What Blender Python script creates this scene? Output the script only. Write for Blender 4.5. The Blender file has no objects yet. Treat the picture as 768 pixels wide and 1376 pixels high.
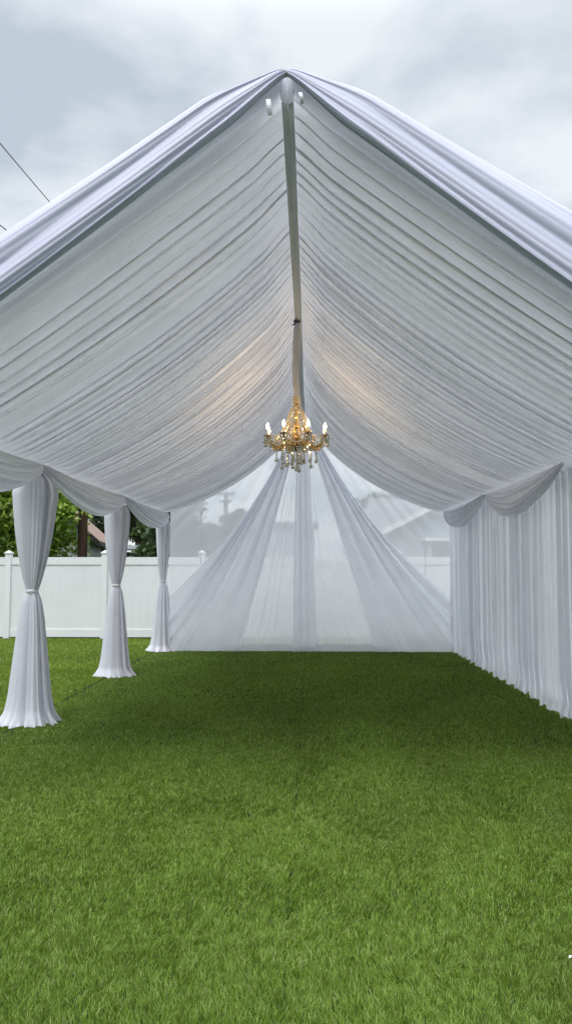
import bpy, math
import numpy as np
from mathutils import Vector

rng = np.random.default_rng(7)
sc = bpy.context.scene
COL = sc.collection
R = math.radians
PI = math.pi

# ------------------------------------------------------------------ place
CAM_H = 1.58
XL, XR, XC = -2.80, 2.56, -0.14          # eaves and ridge of the tent
YF, YB = 4.32, 14.1                       # front and back
ZE, ZR = 2.65, 4.62
BAYS = [4.32, 7.45, 10.75, 14.1]
FOC = 994.0
PITCH, YAW = math.atan(75 / FOC), math.atan(33 / FOC)


def at_depth(px, py, y):
    """World point seen at a place of the photograph, at distance y down the garden."""
    r, u, w = (px - 384) / FOC, (688 - py) / FOC, 1.0
    c, s = math.cos(PITCH), math.sin(PITCH)
    u, w = u * c + w * s, w * c - u * s
    c, s = math.cos(YAW), math.sin(YAW)
    X, Y = r * c - w * s, w * c + r * s
    k = y / Y
    return np.array([X * k, y, CAM_H + u * k])


# ------------------------------------------------------------------ noise
_tab = np.random.default_rng(99).random((8, 256, 256))


def vn(x, y, seed=0):
    x, y = np.broadcast_arrays(np.asarray(x, float), np.asarray(y, float))
    t = _tab[seed % 8]
    x = x + 37.7 * seed + 1000
    y = y + 17.3 * seed + 1000
    xi, yi = np.floor(x).astype(int), np.floor(y).astype(int)
    fx, fy = x - xi, y - yi
    fx = fx * fx * (3 - 2 * fx)
    fy = fy * fy * (3 - 2 * fy)
    a, b = t[xi % 256, yi % 256], t[(xi + 1) % 256, yi % 256]
    c, d = t[xi % 256, (yi + 1) % 256], t[(xi + 1) % 256, (yi + 1) % 256]
    return (a * (1 - fx) + b * fx) * (1 - fy) + (c * (1 - fx) + d * fx) * fy


def ridged(n):
    return 1 - np.abs(2 * n - 1)


_hash = np.random.default_rng(5).random((8, 512))


def tubes(ph, seed=0, lo=0.4, p=1.0):
    """rounded folds between sharp creases; every fold has its own depth"""
    k = np.floor(ph).astype(int)
    return (lo + (1 - lo) * _hash[seed % 8][(k + 91 * seed) % 512]) * np.abs(np.sin(PI * (ph - k) ** p))


def sstep(a, b, x):
    t = np.clip((x - a) / (b - a), 0, 1)
    return t * t * (3 - 2 * t)


# ------------------------------------------------------------------ mesh helpers
def link(o, parent=None):
    COL.objects.link(o)
    if parent is not None:
        o.parent = parent
    return o


def raw_mesh(name, V, quads=None, tris=None, smooth=True, colors=None):
    V = np.ascontiguousarray(V, dtype=np.float32)
    me = bpy.data.meshes.new(name)
    q = np.zeros((0, 4), np.int32) if quads is None else np.asarray(quads, np.int32)
    t = np.zeros((0, 3), np.int32) if tris is None else np.asarray(tris, np.int32)
    loops = np.concatenate([q.ravel(), t.ravel()])
    nq, nt = len(q), len(t)
    starts = np.concatenate([np.arange(nq) * 4, nq * 4 + np.arange(nt) * 3]).astype(np.int32)
    me.vertices.add(len(V))
    me.vertices.foreach_set("co", V.ravel())
    me.loops.add(len(loops))
    me.loops.foreach_set("vertex_index", loops.astype(np.int32))
    me.polygons.add(nq + nt)
    me.polygons.foreach_set("loop_start", starts)
    me.update(calc_edges=True)
    me.polygons.foreach_set("use_smooth", np.full(nq + nt, smooth, dtype=bool))
    if colors is not None:
        at = me.color_attributes.new("tone", 'FLOAT_COLOR', 'POINT')
        c = np.ones((len(V), 4), np.float32)
        c[:, :3] = colors
        at.data.foreach_set("color", c.ravel())
    me.validate()
    return me


def obj(name, me, mat, parent=None):
    o = bpy.data.objects.new(name, me)
    if mat is not None:
        me.materials.append(mat)
    return link(o, parent)


def grid_quads(n, m, wrap=False, off=0):
    i, j = np.meshgrid(np.arange(n - 1), np.arange(m if wrap else m - 1), indexing='ij')
    i, j = i.ravel(), j.ravel()
    j2 = (j + 1) % m
    return np.stack([i * m + j, i * m + j2, (i + 1) * m + j2, (i + 1) * m + j], 1) + off


def sheet(name, P, mat, parent=None, wrap=False):
    n, m = P.shape[:2]
    return obj(name, raw_mesh(name, P.reshape(-1, 3), grid_quads(n, m, wrap)), mat, parent)


class MB:
    """Collects simple solids into one mesh."""

    def __init__(s):
        s.v, s.q, s.t, s.n = [], [], [], 0

    def add(s, V, q=None, t=None):
        V = np.asarray(V, float)
        if q is not None and len(q):
            s.q.append(np.asarray(q) + s.n)
        if t is not None and len(t):
            s.t.append(np.asarray(t) + s.n)
        s.v.append(V)
        s.n += len(V)

    def box(s, c, d, rz=0.0):
        x, y, z = [k / 2 for k in d]
        V = np.array([[-x, -y, -z], [x, -y, -z], [x, y, -z], [-x, y, -z], [-x, -y, z], [x, -y, z], [x, y, z], [-x, y, z]])
        if rz:
            c_, s_ = math.cos(rz), math.sin(rz)
            V = V @ np.array([[c_, s_, 0], [-s_, c_, 0], [0, 0, 1]])
        s.add(V + np.array(c), [[0, 3, 2, 1], [4, 5, 6, 7], [0, 1, 5, 4], [1, 2, 6, 5], [2, 3, 7, 6], [3, 0, 4, 7]])

    def tube(s, pts, rad, n=8):
        pts = np.asarray(pts, float)
        rad = np.broadcast_to(np.asarray(rad, float), (len(pts),))
        T = np.gradient(pts, axis=0)
        T /= np.linalg.norm(T, axis=1)[:, None] + 1e-12
        up = np.array([0, 0, 1.0]) if abs(T[0, 2]) < 0.9 else np.array([1.0, 0, 0])
        rings = []
        for p, t, r in zip(pts, T, rad):
            a = np.cross(t, up)
            a /= np.linalg.norm(a) + 1e-12
            b = np.cross(t, a)
            up = -np.cross(t, a) if False else up
            th = np.arange(n) / n * 2 * PI
            rings.append(p + r * (np.cos(th)[:, None] * a + np.sin(th)[:, None] * b))
        V = np.concatenate(rings + [pts[:1], pts[-1:]])
        k = len(pts) * n
        q = grid_quads(len(pts), n, True)
        th = np.arange(n)
        t1 = np.stack([np.full(n, k), (th + 1) % n, th], 1)
        t2 = np.stack([np.full(n, k + 1), (len(pts) - 1) * n + th, (len(pts) - 1) * n + (th + 1) % n], 1)
        s.add(V, q, np.concatenate([t1, t2]))

    def lathe(s, prof, c=(0, 0, 0), n=20):
        prof = np.asarray(prof, float)
        th = np.arange(n) / n * 2 * PI
        V = np.stack([prof[:, :1] * np.cos(th), prof[:, :1] * np.sin(th), np.repeat(prof[:, 1:], n, 1)], -1).reshape(-1, 3)
        s.add(V + np.array(c), grid_quads(len(prof), n, True))

    def beads(s, C, r, stretch=1.0):
        """faceted crystals at the given places"""
        C = np.asarray(C, float)
        r = np.broadcast_to(np.asarray(r, float), (len(C),))
        for c, k in zip(C, r):
            V = _BEAD[0] * k * 1.3
            V = V * np.array([1, 1, stretch])
            s.add(V + c, None, _BEAD[1])

    def poly(s, pts, faces):
        s.add(pts, [f for f in faces if len(f) == 4] or None, [f for f in faces if len(f) == 3] or None)

    def build(s, name, mat, parent=None, smooth=False):
        me = raw_mesh(name, np.concatenate(s.v), np.concatenate(s.q) if s.q else None, np.concatenate(s.t) if s.t else None, smooth)
        return obj(name, me, mat, parent)


def _icos():
    p = (1 + 5 ** .5) / 2
    V = np.array([[-1, p, 0], [1, p, 0], [-1, -p, 0], [1, -p, 0], [0, -1, p], [0, 1, p], [0, -1, -p], [0, 1, -p], [p, 0, -1], [p, 0, 1], [-p, 0, -1], [-p, 0, 1]])
    V /= np.linalg.norm(V[0])
    F = [[0, 11, 5], [0, 5, 1], [0, 1, 7], [0, 7, 10], [0, 10, 11], [1, 5, 9], [5, 11, 4], [11, 10, 2], [10, 7, 6], [7, 1, 8],
         [3, 9, 4], [3, 4, 2], [3, 2, 6], [3, 6, 8], [3, 8, 9], [4, 9, 5], [2, 4, 11], [6, 2, 10], [8, 6, 7], [9, 8, 1]]
    return V, np.array(F)


_BEAD = _icos()


def empty(name, loc=(0, 0, 0), rz=0.0):
    o = bpy.data.objects.new(name, None)
    o.empty_display_size = 0.2
    o.location = loc
    o.rotation_euler = (0, 0, rz)
    return link(o)


def tag(o, label=None, cat=None, group=None, kind=None):
    if label:
        o["label"] = label
    if cat:
        o["category"] = cat
    if group:
        o["group"] = group
    if kind:
        o["kind"] = kind
    return o


# ------------------------------------------------------------------ materials
def mat_new(name):
    m = bpy.data.materials.new(name)
    m.use_nodes = True
    nt = m.node_tree
    nt.nodes.clear()
    out = nt.nodes.new("ShaderNodeOutputMaterial")
    return m, nt, out


def N(nt, kind, **kw):
    n = nt.nodes.new(kind)
    for k, v in kw.items():
        if k in n.inputs:
            n.inputs[k].default_value = v
        else:
            setattr(n, k, v)
    return n


def noise_color(nt, c1, c2, scale, detail=4.0, lo=0.35, hi=0.65, mapping=None):
    tc = N(nt, "ShaderNodeTexCoord")
    src = tc.outputs["Object"]
    if mapping:
        mp = N(nt, "ShaderNodeMapping")
        mp.inputs["Scale"].default_value = mapping
        nt.links.new(src, mp.inputs["Vector"])
        src = mp.outputs["Vector"]
    nz = N(nt, "ShaderNodeTexNoise", Scale=scale, Detail=detail)
    nt.links.new(src, nz.inputs["Vector"])
    rp = N(nt, "ShaderNodeValToRGB")
    rp.color_ramp.elements[0].position = lo
    rp.color_ramp.elements[1].position = hi
    rp.color_ramp.elements[0].color = (*c1, 1)
    rp.color_ramp.elements[1].color = (*c2, 1)
    nt.links.new(nz.outputs["Fac"], rp.inputs["Fac"])
    return rp.outputs["Color"], nz, src


def fabric(name, col, trans=0.4, clear=0.0, gloss=0.06, bump=0.15, tint=None):
    """Voile or lining cloth: scatters light back and through; clear = open share of the weave."""
    m, nt, out = mat_new(name)
    c2 = tuple(min(1, k * 0.96) for k in col)
    colo, nz, src = noise_color(nt, c2, col, 3.0, 3.0)
    wv = N(nt, "ShaderNodeTexNoise", Scale=60.0, Detail=3.0)
    nt.links.new(src, wv.inputs["Vector"])
    bp = N(nt, "ShaderNodeBump", Strength=bump, Distance=0.004)
    nt.links.new(wv.outputs["Fac"], bp.inputs["Height"])
    df = N(nt, "ShaderNodeBsdfDiffuse")
    tr = N(nt, "ShaderNodeBsdfTranslucent")
    if tint:
        tr.inputs["Color"].default_value = (*tint, 1)
    else:
        nt.links.new(colo, tr.inputs["Color"])
    nt.links.new(colo, df.inputs["Color"])
    nt.links.new(bp.outputs["Normal"], df.inputs["Normal"])
    mx = N(nt, "ShaderNodeMixShader")
    mx.inputs[0].default_value = trans
    nt.links.new(df.outputs[0], mx.inputs[1])
    nt.links.new(tr.outputs[0], mx.inputs[2])
    gl = N(nt, "ShaderNodeBsdfGlossy", Roughness=0.45)
    gl.inputs["Color"].default_value = (0.9, 0.9, 0.95, 1)
    nt.links.new(bp.outputs["Normal"], gl.inputs["Normal"])
    mg = N(nt, "ShaderNodeMixShader")
    mg.inputs[0].default_value = gloss
    nt.links.new(mx.outputs[0], mg.inputs[1])
    nt.links.new(gl.outputs[0], mg.inputs[2])
    last = mg.outputs[0]
    if clear > 0:
        tp = N(nt, "ShaderNodeBsdfTransparent")
        mc = N(nt, "ShaderNodeMixShader")
        mc.inputs[0].default_value = clear
        nt.links.new(last, mc.inputs[1])
        nt.links.new(tp.outputs[0], mc.inputs[2])
        last = mc.outputs[0]
    nt.links.new(last, out.inputs["Surface"])
    return m


def plain(name, c1, c2=None, scale=6.0, rough=0.6, metal=0.0, mapping=None, bump=0.0, spec=0.5):
    m, nt, out = mat_new(name)
    b = N(nt, "ShaderNodeBsdfPrincipled", Roughness=rough, Metallic=metal)
    b.inputs["Specular IOR Level"].default_value = spec
    colo, nz, _ = noise_color(nt, c1, c2 or tuple(k * 0.9 for k in c1), scale, mapping=mapping)
    nt.links.new(colo, b.inputs["Base Color"])
    if bump:
        bp = N(nt, "ShaderNodeBump", Strength=bump, Distance=0.02)
        nt.links.new(nz.outputs["Fac"], bp.inputs["Height"])
        nt.links.new(bp.outputs["Normal"], b.inputs["Normal"])
    nt.links.new(b.outputs[0], out.inputs["Surface"])
    return m


def leaf_mat(name, trans=0.35, gloss=0.05, rough=0.4):
    m, nt, out = mat_new(name)
    at = N(nt, "ShaderNodeVertexColor", layer_name="tone")
    df, tr = N(nt, "ShaderNodeBsdfDiffuse"), N(nt, "ShaderNodeBsdfTranslucent")
    nt.links.new(at.outputs["Color"], df.inputs["Color"])
    nt.links.new(at.outputs["Color"], tr.inputs["Color"])
    mx = N(nt, "ShaderNodeMixShader")
    mx.inputs[0].default_value = trans
    nt.links.new(df.outputs[0], mx.inputs[1])
    nt.links.new(tr.outputs[0], mx.inputs[2])
    gl = N(nt, "ShaderNodeBsdfGlossy", Roughness=rough)
    gl.inputs["Color"].default_value = (0.85, 0.9, 0.8, 1)
    mg = N(nt, "ShaderNodeMixShader")
    mg.inputs[0].default_value = gloss
    nt.links.new(mx.outputs[0], mg.inputs[1])
    nt.links.new(gl.outputs[0], mg.inputs[2])
    nt.links.new(mg.outputs[0], out.inputs["Surface"])
    return m


def lines_mat(name, base, groove, axis, per_m, width=0.06, rough=0.45, stain=0.95):
    """boards: thin grooves at a regular pitch along an axis"""
    m, nt, out = mat_new(name)
    b = N(nt, "ShaderNodeBsdfPrincipled", Roughness=rough)
    tc = N(nt, "ShaderNodeTexCoord")
    sx = N(nt, "ShaderNodeSeparateXYZ")
    nt.links.new(tc.outputs["Object"], sx.inputs[0])
    mu = N(nt, "ShaderNodeMath", operation='MULTIPLY')
    mu.inputs[1].default_value = per_m
    nt.links.new(sx.outputs[axis], mu.inputs[0])
    fr = N(nt, "ShaderNodeMath", operation='FRACT')
    nt.links.new(mu.outputs[0], fr.inputs[0])
    lt = N(nt, "ShaderNodeMath", operation='LESS_THAN')
    lt.inputs[1].default_value = width
    nt.links.new(fr.outputs[0], lt.inputs[0])
    colo, nz, _ = noise_color(nt, tuple(k * stain for k in base), base, 1.5)
    mx = N(nt, "ShaderNodeMixRGB")
    nt.links.new(lt.outputs[0], mx.inputs[0])
    nt.links.new(colo, mx.inputs[1])
    mx.inputs[2].default_value = (*groove, 1)
    nt.links.new(mx.outputs[0], b.inputs["Base Color"])
    nt.links.new(b.outputs[0], out.inputs["Surface"])
    return m


WHITE = (0.80, 0.80, 0.855)
M = {}
M['lining'] = fabric('lining_cloth', (0.83, 0.83, 0.855), trans=0.38, gloss=0.05, bump=0.04)
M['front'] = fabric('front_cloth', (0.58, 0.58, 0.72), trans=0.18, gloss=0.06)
M['swag'] = fabric('swag_cloth', (0.895, 0.895, 0.955), trans=0.50)
M['drape'] = fabric('drape_cloth', (0.86, 0.86, 0.93), trans=0.25)
M['curtain'] = fabric('curtain_cloth', (0.94, 0.94, 0.985), trans=0.76)
M['fan'] = fabric('fan_cloth', (0.95, 0.95, 0.995), trans=0.72, clear=0.06)
M['voile'] = fabric('voile_cloth', (0.955, 0.955, 0.995), trans=0.85, clear=0.36)
M['voile_fan'] = fabric('voile_fan_cloth', (0.965, 0.965, 0.99), trans=0.80, clear=0.70)
M['hem'] = fabric('hem_cloth', (0.90, 0.90, 0.95), trans=0.45, clear=0.05)
M['roof'] = fabric('roof_vinyl', (0.93, 0.93, 0.94), trans=0.47, gloss=0.08, bump=0.05)
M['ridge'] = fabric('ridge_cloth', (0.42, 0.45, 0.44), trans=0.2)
M['ribbon'] = fabric('ribbon_cloth', (0.85, 0.85, 0.88), trans=0.25)
M['ribbon_white'] = plain('ribbon_satin', (0.66, 0.66, 0.72), rough=0.6)
M['sleeve'] = fabric('sleeve_cloth', (0.42, 0.42, 0.42), trans=0.2, gloss=0.15, bump=0.4)
M['black'] = plain('black_ribbon', (0.012, 0.012, 0.012), rough=0.5)
M['steel'] = plain('white_steel', (0.75, 0.75, 0.76), rough=0.35)
M['vinyl'] = plain('fence_vinyl', (0.78, 0.79, 0.79), (0.75, 0.76, 0.76), 0.7, rough=0.4)
M['vinyl_board'] = lines_mat('fence_boards', (0.77, 0.78, 0.78), (0.66, 0.67, 0.67), 0, 5.5, 0.035)
M['ground'] = plain('ground_soil', (0.030, 0.055, 0.012), (0.018, 0.036, 0.008), 9.0, rough=0.95, spec=0.1)
M['blade'] = leaf_mat('turf_fibre', trans=0.35, gloss=0.02, rough=0.5)
M['leaf'] = leaf_mat('tree_leaf', trans=0.40, gloss=0.04)
M['bark'] = plain('tree_bark', (0.09, 0.06, 0.045), (0.05, 0.035, 0.028), 5.0, rough=0.9, mapping=(6, 6, 0.8), bump=0.6)
M['pole'] = plain('pole_wood', (0.14, 0.075, 0.055), (0.07, 0.038, 0.03), 5.0, rough=0.85, mapping=(8, 8, 0.4), bump=0.5)
M['grey_wood'] = plain('weathered_wood', (0.20, 0.18, 0.16), (0.12, 0.11, 0.10), 5.0, rough=0.85, mapping=(8, 8, 0.4))
M['wire'] = plain('wire_black', (0.03, 0.03, 0.035), rough=0.5)
M['shingle'] = lines_mat('shingle_brown', (0.32, 0.215, 0.17), (0.18, 0.12, 0.095), 2, 9.0, 0.16, rough=0.9, stain=0.75)
M['shingle_grey'] = lines_mat('shingle_grey', (0.20, 0.20, 0.21), (0.12, 0.12, 0.13), 2, 9.0, 0.16, rough=0.9, stain=0.8)
M['siding'] = lines_mat('siding_white', (0.80, 0.81, 0.78), (0.5, 0.51, 0.5), 2, 5.0, 0.12, rough=0.7)
M['siding_grey'] = lines_mat('siding_grey', (0.42, 0.44, 0.47), (0.30, 0.31, 0.33), 2, 5.0, 0.12, rough=0.7)
M['trim'] = plain('trim_white', (0.78, 0.79, 0.79), rough=0.5)
M['dark_trim'] = plain('trim_dark', (0.03, 0.028, 0.026), rough=0.6)
M['pane'] = plain('pane_glass', (0.05, 0.06, 0.075), rough=0.08, spec=0.9)
M['shed'] = plain('shed_dark', (0.03, 0.03, 0.03), (0.05, 0.05, 0.05), 2.0, rough=0.8)
M['gold'] = plain('gold_metal', (0.78, 0.50, 0.20), (0.68, 0.40, 0.14), 20.0, rough=0.22, metal=1.0)
M['brass'] = plain('dark_brass', (0.22, 0.14, 0.06), (0.12, 0.07, 0.03), 20.0, rough=0.35, metal=1.0)
M['candle'] = plain('candle_sleeve', (0.70, 0.58, 0.36), rough=0.5)
M['paper'] = plain('paper_white', (0.80, 0.80, 0.80), rough=0.7)
M['dry_leaf'] = plain('petal_beige', (0.55, 0.45, 0.30), rough=0.7)


def crystal(name, tint, dtint, share, dshare):
    m, nt, out = mat_new(name)
    g = N(nt, "ShaderNodeBsdfGlass", Roughness=0.03, IOR=1.55)
    g.inputs["Color"].default_value = (*tint, 1)
    s = N(nt, "ShaderNodeBsdfGlossy", Roughness=0.08)
    s.inputs["Color"].default_value = (*tint, 1)
    d_ = N(nt, "ShaderNodeBsdfDiffuse")
    d_.inputs["Color"].default_value = (*dtint, 1)
    mx = N(nt, "ShaderNodeMixShader")
    mx.inputs[0].default_value = share
    nt.links.new(g.outputs[0], mx.inputs[1])
    nt.links.new(s.outputs[0], mx.inputs[2])
    m2 = N(nt, "ShaderNodeMixShader")
    m2.inputs[0].default_value = dshare
    nt.links.new(mx.outputs[0], m2.inputs[1])
    nt.links.new(d_.outputs[0], m2.inputs[2])
    nt.links.new(m2.outputs[0], out.inputs["Surface"])
    return m


M['crystal'] = crystal('cut_crystal', (0.98, 0.96, 0.92), (0.88, 0.84, 0.76), 0.55, 0.12)
M['amber'] = crystal('amber_crystal', (1.0, 0.87, 0.62), (0.92, 0.74, 0.44), 0.65, 0.22)


def glow(name, col, strength):
    m, nt, out = mat_new(name)
    e = N(nt, "ShaderNodeEmission", Strength=strength)
    e.inputs["Color"].default_value = (*col, 1)
    nt.links.new(e.outputs[0], out.inputs["Surface"])
    return m


M['flame'] = glow('lit_bulb', (1.0, 0.78, 0.42), 9.0)

# ------------------------------------------------------------------ world: overcast sky
SUN_EL, SUN_AZ = R(58), R(200)
w = bpy.data.worlds.new("World")
sc.world = w
w.use_nodes = True
nt = w.node_tree
nt.nodes.clear()
wo = N(nt, "ShaderNodeOutputWorld")
bg = N(nt, "ShaderNodeBackground", Strength=0.1)
sky = N(nt, "ShaderNodeTexSky", sky_type='NISHITA')
sky.sun_disc = False
sky.sun_elevation = SUN_EL
sky.sun_rotation = SUN_AZ
tc = N(nt, "ShaderNodeTexCoord")
sep = N(nt, "ShaderNodeSeparateXYZ")
nt.links.new(tc.outputs["Generated"], sep.inputs[0])
zz = N(nt, "ShaderNodeMath", operation='MAXIMUM')
nt.links.new(sep.outputs[2], zz.inputs[0])
zz.inputs[1].default_value = 0.0
zo = N(nt, "ShaderNodeMath", operation='ADD')
nt.links.new(zz.outputs[0], zo.inputs[0])
zo.inputs[1].default_value = 0.22
dv = N(nt, "ShaderNodeVectorMath", operation='DIVIDE')
cb = N(nt, "ShaderNodeCombineXYZ")
for k in range(3):
    nt.links.new(zo.outputs[0], cb.inputs[k])
nt.links.new(tc.outputs["Generated"], dv.inputs[0])
nt.links.new(cb.outputs[0], dv.inputs[1])
mp = N(nt, "ShaderNodeMapping")
mp.inputs["Location"].default_value = (3.1, 1.7, 0.4)
mp.inputs["Scale"].default_value = (1.0, 1.0, 0.35)
nt.links.new(dv.outputs[0], mp.inputs["Vector"])
cn = N(nt, "ShaderNodeTexNoise", Scale=2.7, Detail=7.0, Roughness=0.52, Distortion=0.25)
nt.links.new(mp.outputs[0], cn.inputs["Vector"])
cr = N(nt, "ShaderNodeValToRGB")
cr.color_ramp.elements[0].position = 0.38
cr.color_ramp.elements[0].color = (2.95, 3.35, 3.75, 1)
cr.color_ramp.elements[1].position = 0.58
cr.color_ramp.elements[1].color = (4.75, 4.95, 5.15, 1)
nt.links.new(cn.outputs["Fac"], cr.inputs["Fac"])
# an overcast sky is brighter overhead than near the horizon
zr = N(nt, "ShaderNodeMapRange", interpolation_type='SMOOTHSTEP')
zr.inputs["From Min"].default_value = 0.60
zr.inputs["From Max"].default_value = 0.85
zr.inputs["To Min"].default_value = 1.0
zr.inputs["To Max"].default_value = 4.7
nt.links.new(sep.outputs[2], zr.inputs["Value"])
vm = N(nt, "ShaderNodeVectorMath", operation='SCALE')
nt.links.new(cr.outputs["Color"], vm.inputs[0])
nt.links.new(zr.outputs[0], vm.inputs["Scale"])
mixs = N(nt, "ShaderNodeMixRGB")
mixs.inputs[0].default_value = 0.93
nt.links.new(sky.outputs[0], mixs.inputs[1])
nt.links.new(vm.outputs[0], mixs.inputs[2])
nt.links.new(mixs.outputs[0], bg.inputs["Color"])
nt.links.new(bg.outputs[0], wo.inputs["Surface"])

sl = bpy.data.lights.new("sun", 'SUN')
sl.energy = 0.7
sl.angle = R(25)
sl.color = (1.0, 0.97, 0.92)
so = link(bpy.data.objects.new("sun", sl))
d = Vector((math.sin(SUN_AZ) * math.cos(SUN_EL), math.cos(SUN_AZ) * math.cos(SUN_EL), math.sin(SUN_EL)))
so.rotation_euler = d.to_track_quat('Z', 'Y').to_euler()

# ------------------------------------------------------------------ camera
cd = bpy.data.cameras.new("camera")
cam = link(bpy.data.objects.new("camera", cd))
cam.location = (0, 0, CAM_H)
cam.rotation_euler = (R(90) + PITCH, 0, YAW)
cd.sensor_width = 36
cd.lens = FOC / 1376 * 36
cd.clip_end = 2000
sc.camera = cam
sc.view_settings.view_transform = 'Standard'
sc.view_settings.look = 'None'
sc.view_settings.exposure = 0.92
sc.view_settings.gamma = 1.0
sc.view_settings.use_curve_mapping = False
sc.cycles.use_denoising = True
sc.cycles.max_bounces = 10
sc.cycles.transparent_max_bounces = 16
sc.cycles.sample_clamp_indirect = 4.0
sc.cycles.caustics_reflective = False
sc.cycles.caustics_refractive = False

# ------------------------------------------------------------------ ground and turf
b = MB()
b.poly([[-400, -400, 0], [400, -400, 0], [400, 400, 0], [-400, 400, 0]], [[0, 1, 2, 3]])
tag(b.build('ground', M['ground']), kind='structure')


def make_turf():
    r = np.random.default_rng(11)
    P = []
    # (y0, y1, blades per m2)
    for y0, y1, den in ((1.2, 2.2, 2500), (2.2, 3.4, 30000), (3.4, 4.8, 21000), (4.8, 6.6, 13000), (6.6, 9.0, 5600), (9.0, 12.0, 3400), (12.0, 16.5, 2200)):
        hw = 0.44 * y1 + 0.7
        n = int(den * (y1 - y0) * 2 * hw)
        x = r.uniform(-hw - 0.035 * y1, hw, n)
        y = r.uniform(y0, y1, n)
        P.append(np.stack([x, y], 1))
    P = np.concatenate(P)
    x, y = P[:, 0], P[:, 1]
    seam_a = -0.105 + 0.006 * np.sin(y * 3.1)
    seam_b = -2.93 + 0.008 * np.sin(y * 2.3)
    keep = ((np.abs(x - seam_a) > 0.008) | (r.random(len(x)) < 0.42)) & ((np.abs(x - seam_b) > 0.03) | (r.random(len(x)) < 0.12))
    keep &= ~((x > XR + 0.5) & (y > 5.0))
    x, y = x[keep], y[keep]
    n = len(x)
    roll = np.where(x < seam_b[keep], 0, np.where(x < seam_a[keep], 1, 2))
    dist = np.hypot(x, y)
    # tufts: fibres of one tuft share height and lean
    cell = 0.042
    jx, jy = vn(x * 9, y * 9, 1) * 0.05, vn(x * 9, y * 9, 2) * 0.05
    ci, cj = np.floor((x + jx) / cell).astype(int), np.floor((y + jy) / cell).astype(int)
    hsh = (ci * 73856093 ^ cj * 19349663) & 1023
    ht = np.random.default_rng(3).random(1024)
    ta = np.random.default_rng(4).random(1024) * 2 * PI
    tuft = ht[hsh]
    nap = 0.55 * vn(x * 2.3, y * 1.6, 3) + 0.45 * vn(x * 6.5, y * 4.5, 4)
    h = 0.017 + 0.008 * tuft + 0.012 * r.random(n) + 0.008 * (nap - 0.5)
    wid = np.clip(0.00078 * dist, 0.0021, 0.0095) * r.uniform(0.75, 1.25, n)
    # lean: nap towards the right and away, swirling from patch to patch
    la = R(65) + (nap - 0.5) * 4.0 + np.where(roll == 1, 0.35, 0.0) + r.normal(0, 0.8, n)
    lx = np.cos(la) * (0.25 + 0.35 * nap) + 0.30 * np.cos(ta[hsh]) + r.normal(0, 0.38, n)
    ly = np.sin(la) * (0.25 + 0.35 * nap) + 0.30 * np.sin(ta[hsh]) + r.normal(0, 0.38, n)
    fa = r.uniform(-1.3, 1.3, n)
    sx, sy = np.cos(fa) * wid / 2, np.sin(fa) * wid / 2
    z0 = np.zeros(n)
    b0 = np.stack([x - sx, y - sy, z0], 1)
    b1 = np.stack([x + sx, y + sy, z0], 1)
    mx, my = x + lx * h * 0.35, y + ly * h * 0.35
    m0 = np.stack([mx - sx * .85, my - sy * .85, h * 0.62], 1)
    m1 = np.stack([mx + sx * .85, my + sy * .85, h * 0.62], 1)
    tp = np.stack([x + lx * h * 0.95, y + ly * h * 0.95, h], 1)
    # fibre colours: three greens of yarn and some straw thatch
    k = r.random(n)
    c = np.empty((n, 3))
    c[:] = (0.089, 0.146, 0.014)
    c[k < 0.40] = (0.138, 0.206, 0.030)
    c[k < 0.16] = (0.188, 0.255, 0.060)
    c[k < 0.03] = (0.260, 0.290, 0.130)
    c *= (1.48 * r.uniform(0.72, 1.28, n) * (0.86 + 0.28 * vn(x * 1.7, y * 1.1, 6)))[:, None]
    c[roll == 0] *= (1.08, 1.03, 0.75)
    near = dist < 7.0
    V, Q, T, Cc = [], [], [], []
    i = np.where(near)[0]
    V.append(np.stack([b0[i], b1[i], m1[i], m0[i], tp[i]], 1).reshape(-1, 3))
    o = np.arange(len(i)) * 5
    Q.append(np.stack([o, o + 1, o + 2, o + 3], 1))
    T.append(np.stack([o + 3, o + 2, o + 4], 1))
    Cc.append(np.repeat(c[i], 5, 0))
    base = len(i) * 5
    i = np.where(~near)[0]
    V.append(np.stack([b0[i], b1[i], tp[i]], 1).reshape(-1, 3))
    o = base + np.arange(len(i)) * 3
    T.append(np.stack([o, o + 1, o + 2], 1))
    Cc.append(np.repeat(c[i], 3, 0))
    me = raw_mesh('turf', np.concatenate(V), np.concatenate(Q), np.concatenate(T), False, np.concatenate(Cc))
    tag(obj('turf', me, M['blade']), 'short green artificial grass covering the whole ground', 'grass', kind='stuff')


make_turf()


# ------------------------------------------------------------------ tent
tent = empty('event_tent', (XC, 9.1, 0))
tag(tent, 'white gabled party tent with pleated fabric ceiling and draped front edge', 'tent')


def in_tent(P):
    return P - np.array([XC, 9.1, 0])


def knife(ph, seed, kmin, kmax):
    """folds pressed over to one side so that the cloth lies three deep beside each crease: (shift along the gather, depth), in fold widths"""
    k = np.floor(ph).astype(int)
    u = ph - k
    K = kmin + (kmax - kmin) * _hash[seed % 8][(k + 57 * seed) % 512]
    w_ = np.sin(2 * PI * u) / (2 * PI)
    return K * w_, -w_ * (0.5 + 0.5 * K / kmax)


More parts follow.
